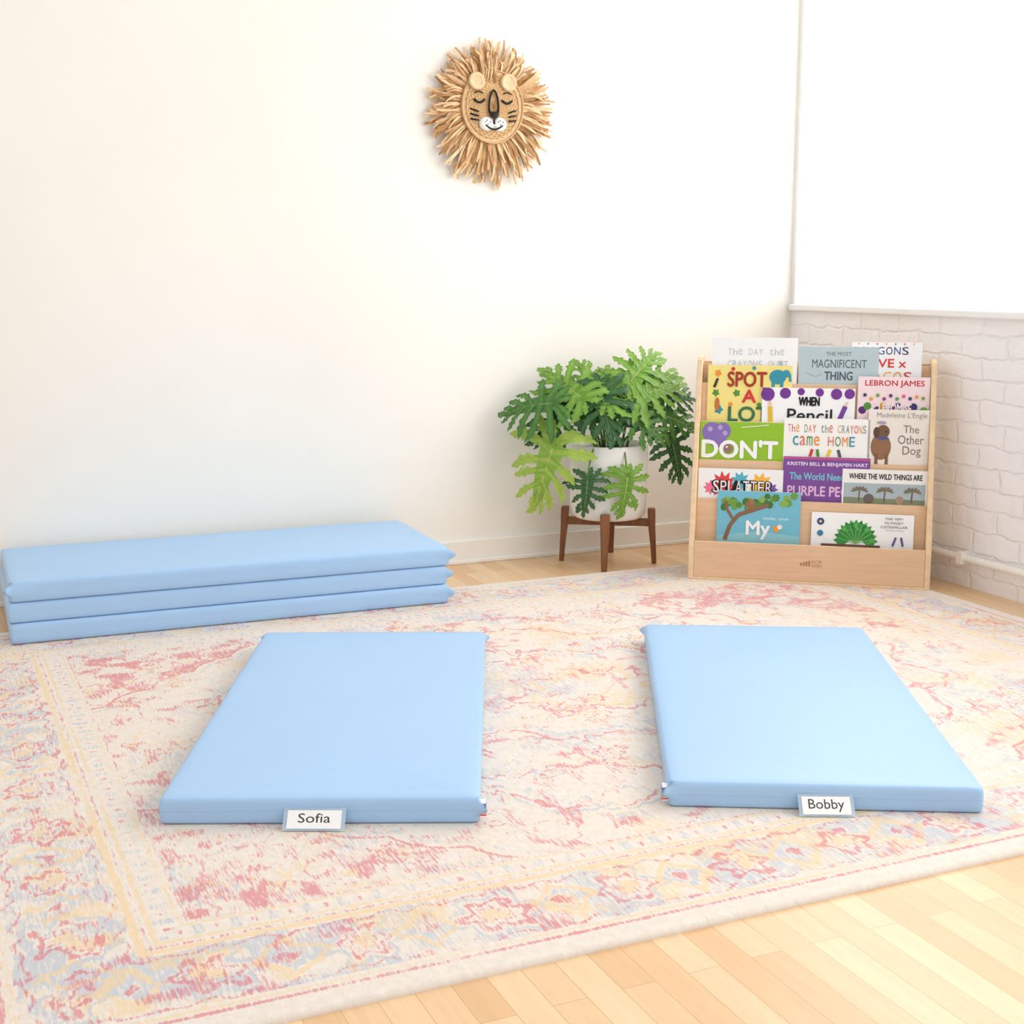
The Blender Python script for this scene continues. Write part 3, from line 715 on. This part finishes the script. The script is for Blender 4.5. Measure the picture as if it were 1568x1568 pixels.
Lv=[(-.232,.370,-.17,.135,-108,12,'y',-12,13),(-.088,.285,-.17,.070,-92,8,'d',0,11),(.050,.290,-.17,.080,-95,10,'b',5,11),
(-.03,.575,-.15,.112,-85,28,'d',0,13),(.105,.705,-.05,.112,55,35,'b',10,11),(-.16,.650,-.10,.120,130,38,'b',-10,11),
(-.275,.590,-.13,.112,172,35,'m',-15,11),(-.200,.530,-.13,.100,-125,25,'d',-10,11),(.155,.630,-.08,.110,25,35,'b',12,11),
(.210,.535,-.06,.098,-15,30,'m',15,11),(.232,.405,-.05,.088,-76,12,'d',15,11),(.110,.525,-.14,.088,-50,22,'m',5,11),
(-.01,.645,-.09,.105,85,42,'b',0,11),(-.075,.675,-.03,.09,105,38,'b',0,11),
(.165,.68,-.03,.085,15,32,'b',10,9),
(.03,.59,-.04,.09,60,35,'d',0,11),(-.08,.60,-.04,.09,120,35,'m',0,11),(.22,.61,-.02,.082,10,30,'d',10,9)]
for i,l in enumerate(Lv): leaf(*l,seed=i+1)
leafB.obj('lobed_leaves',M_leaf,PL); stemB.obj('stems',M_stem,PL)

# ------------------------------------------------------------------ lion wall hanging
LN=empty('lion_wall_hanging',(1.937,VW,1.612),0)
M_raf=vcol('raffia_straw',.75,.15,.16,90,bump=.5,bscale=260)
b=MB(); rnd=random.Random(5)
cols=[(238,202,156),(228,188,138),(212,166,116),(246,216,174),(190,142,96),(234,196,148)]
for layer,(r0,r1a,r1b,yy,n) in enumerate(((.10,.205,.252,-.012,160),(.11,.195,.242,-.020,140),(.115,.17,.224,-.028,110))):
    for i in range(n):
        a=2*math.pi*(i+rnd.uniform(-.6,.6))/n
        L=rnd.uniform(r1a,r1b); 
        if rnd.random()<.12: L*=.88
        L*=1+.05*(-math.sin(a))
        w=rnd.uniform(.0030,.0070); bend=rnd.uniform(-.14,.14); lift=rnd.uniform(-.002,.018)
        nseg=5; vs=[]; tw=rnd.uniform(-.7,.7)
        for k in range(nseg+1):
            t=k/nseg; r=r0+(L-r0)*t; aa_=a+bend*t*t
            x=r*math.cos(aa_); z=r*math.sin(aa_)*1.03-.012*t*t
            y=yy-lift*math.sin(t*2.4)-.002
            if y>-.008: y=-.008
            tx,tz=-math.sin(aa_),math.cos(aa_); ww=w*(1 if k<nseg else .8)*(.8+.25*math.sin(k*2+i))
            vs.append((x+tx*ww,y+ww*tw,z+tz*ww)); vs.append((x-tx*ww,y-ww*tw,z-tz*ww))
        fs=[(2*k,2*k+1,2*k+3,2*k+2) for k in range(nseg)]
        b.add(vs,fs,cols[rnd.randrange(6)],True)
b.obj('raffia_fringe',M_raf,LN)
b=MB(); nr=34; ns=120; vs=[];fs=[];cs=[]
Rf=.117
for k in range(nr+1):
    for i in range(ns):
        a=2*math.pi*i/ns; r=Rf*k/nr
        y=-.036-.008*math.cos(r/Rf*math.pi/2)-.0022*abs(math.sin(k*math.pi/2))-.0009*math.sin(i*math.pi/2+k)
        vs.append((r*math.cos(a),y,r*math.sin(a)*1.07))
for k in range(nr):
    for i in range(ns):
        j=(i+1)%ns; fs.append((k*ns+i,(k+1)*ns+i,(k+1)*ns+j,k*ns+j))
        base_=(228,190,142) if (k//2+i//2)%2 else (202,158,110)
        if k>nr-5: base_=(236,202,158)
        f_=rnd.uniform(.94,1.06); cs.append(lin(tuple(min(255,v*f_) for v in base_)))
b.addc(vs,fs,cs,True)
vs2=[(Rf*math.cos(2*math.pi*i/ns),y,Rf*math.sin(2*math.pi*i/ns)*1.07) for y in (-.036,-.010) for i in range(ns)]
b.add(vs2,[(i,ns+i,ns+(i+1)%ns,(i+1)%ns) for i in range(ns)],(205,162,114),True)
for rr_ in (.114,.098): b.tube([(rr_*math.cos(2*math.pi*i/90),-.040,rr_*math.sin(2*math.pi*i/90)*1.07) for i in range(90)],.003,6,(222,184,136),True)
for i in range(16):
    x=rnd.uniform(-.045,.02); b.tube([(x,-.044,.085+rnd.uniform(-.01,.02)),(x+rnd.uniform(-.008,.008),-.052,.12),(x*1.2+rnd.uniform(-.012,.012),-.05,.165+rnd.uniform(-.02,.01))],.0022,5,cols[i%6])
for ex,ez in ((-.064,.082),(.056,.082)):
    vv=[];ff=[];sg=28
    for k,(r,yo) in enumerate(((0,-.050),(.009,-.050),(.018,-.051),(.023,-.054),(.028,-.053),(.030,-.047),(.028,-.040))):
        for i in range(sg): a=2*math.pi*i/sg; vv.append((ex+r*math.cos(a),yo,ez+r*math.sin(a)))
    for k in range(6):
        for i in range(sg): j=(i+1)%sg; ff.append((k*sg+i,(k+1)*sg+i,(k+1)*sg+j,k*sg+j))
    b.add(vv,ff,(238,208,166),True)
b.obj('woven_face',M_raf,LN)
b=MB(); F=-.0505; BK=(20,18,18)
for mx_ in (-.026,.022):
    vv=[];ff=[];sg=28
    for k,(r,yo) in enumerate(((0,F-.006),(.015,F-.005),(.024,F-.002),(.028,F+.006))):
        for i in range(sg): a=2*math.pi*i/sg; vv.append((mx_+r*math.cos(a)*1.0,yo,-.059+r*math.sin(a)*.85))
    for k in range(3):
        for i in range(sg): j=(i+1)%sg; ff.append((k*sg+i,(k+1)*sg+i,(k+1)*sg+j,k*sg+j))
    b.add(vv,ff,(252,250,246),True)
    for dx,dz in ((-.009,.004),(0,-.004),(.009,.004),(-.003,.009)): b.tube([(mx_+dx,F-.0055,-.057+dz),(mx_+dx,F-.0075,-.057+dz)],.002,6,BK)
b.tube([(-.002,F-.004,-.034),(-.002,F-.006,-.060)],.003,6,BK)
b.tube([(-.034+.064*t,F-.005,-.064-.014*math.sin(math.pi*t)) for t in np.linspace(0,1,9)],.003,6,BK)
b.add([(-.022,F-.002,-.018),(.018,F-.002,-.018),(.014,F-.006,-.033),(-.002,F-.009,-.047),(-.018,F-.006,-.033),(-.002,F-.012,-.028)],[(0,5,1),(1,5,2),(2,5,3),(3,5,4),(4,5,0)],BK,True)
lp=[(-.018,-.020),(-.020,.0),(-.017,.025),(-.010,.046),(-.002,.054),(.006,.046),(.013,.025),(.016,.0),(.014,-.020)]
b.tube([(x,F-.001,z) for x,z in lp],.0036,6,BK)
for sx in (-1,1):
    cx_=-.002+sx*.052
    b.tube([(cx_+.02*(t*2-1),F+.003,.022-.011*math.sin(math.pi*t)) for t in np.linspace(0,1,9)],.0036,6,BK)
    b.tube([(cx_+.016*(t*2-1)+sx*.002,F+.003,.042+.006*math.sin(math.pi*t)) for t in np.linspace(0,1,7)],.0020,6,BK)
    for k in range(3): b.tube([(sx*(.056),F+.002,-.020-.014*k),(sx*(.086),F+.008,-.010-.017*k)],.0027,6,BK)
b.obj('embroidered_features',M_print,LN)

# ------------------------------------------------------------------ lighting
wd=bpy.data.worlds.new('bright_overcast'); scene.world=wd; wd.use_nodes=True
wn=wd.node_tree; bg=wn.nodes['Background']
tcw=N(wn,'ShaderNodeTexCoord'); sxw=N(wn,'ShaderNodeSeparateXYZ'); wn.links.new(tcw.outputs['Generated'],sxw.inputs[0])
mrw=N(wn,'ShaderNodeMapRange'); mrw.inputs['From Min'].default_value=0.0; mrw.inputs['From Max'].default_value=.8; mrw.inputs['To Min'].default_value=.69; mrw.inputs['To Max'].default_value=.84
wn.links.new(sxw.outputs['Z'],mrw.inputs['Value']); wn.links.new(mrw.outputs[0],bg.inputs['Strength'])
bg.inputs['Color'].default_value=(1.0,.997,.988,1)
la=bpy.data.lights.new('window_daylight','AREA'); la.shape='RECTANGLE'; la.size=1.9; la.size_y=5.8; la.energy=168; la.color=(1,.997,.98)
lo=bpy.data.objects.new('window_daylight',la); scene.collection.objects.link(lo)
lo.location=(UW+.42,1.7,1.8)
lo.rotation_euler=(0,math.radians(90),0)
# ------------------------------------------------------------------ camera
cd=bpy.data.cameras.new('camera'); cd.sensor_width=36; cd.lens=36*2080/1568; cd.clip_start=.05
cam=bpy.data.objects.new('camera',cd); scene.collection.objects.link(cam); cam.location=(0,0,1.047)
cam.rotation_euler=(math.radians(80),0,-CA); scene.camera=cam
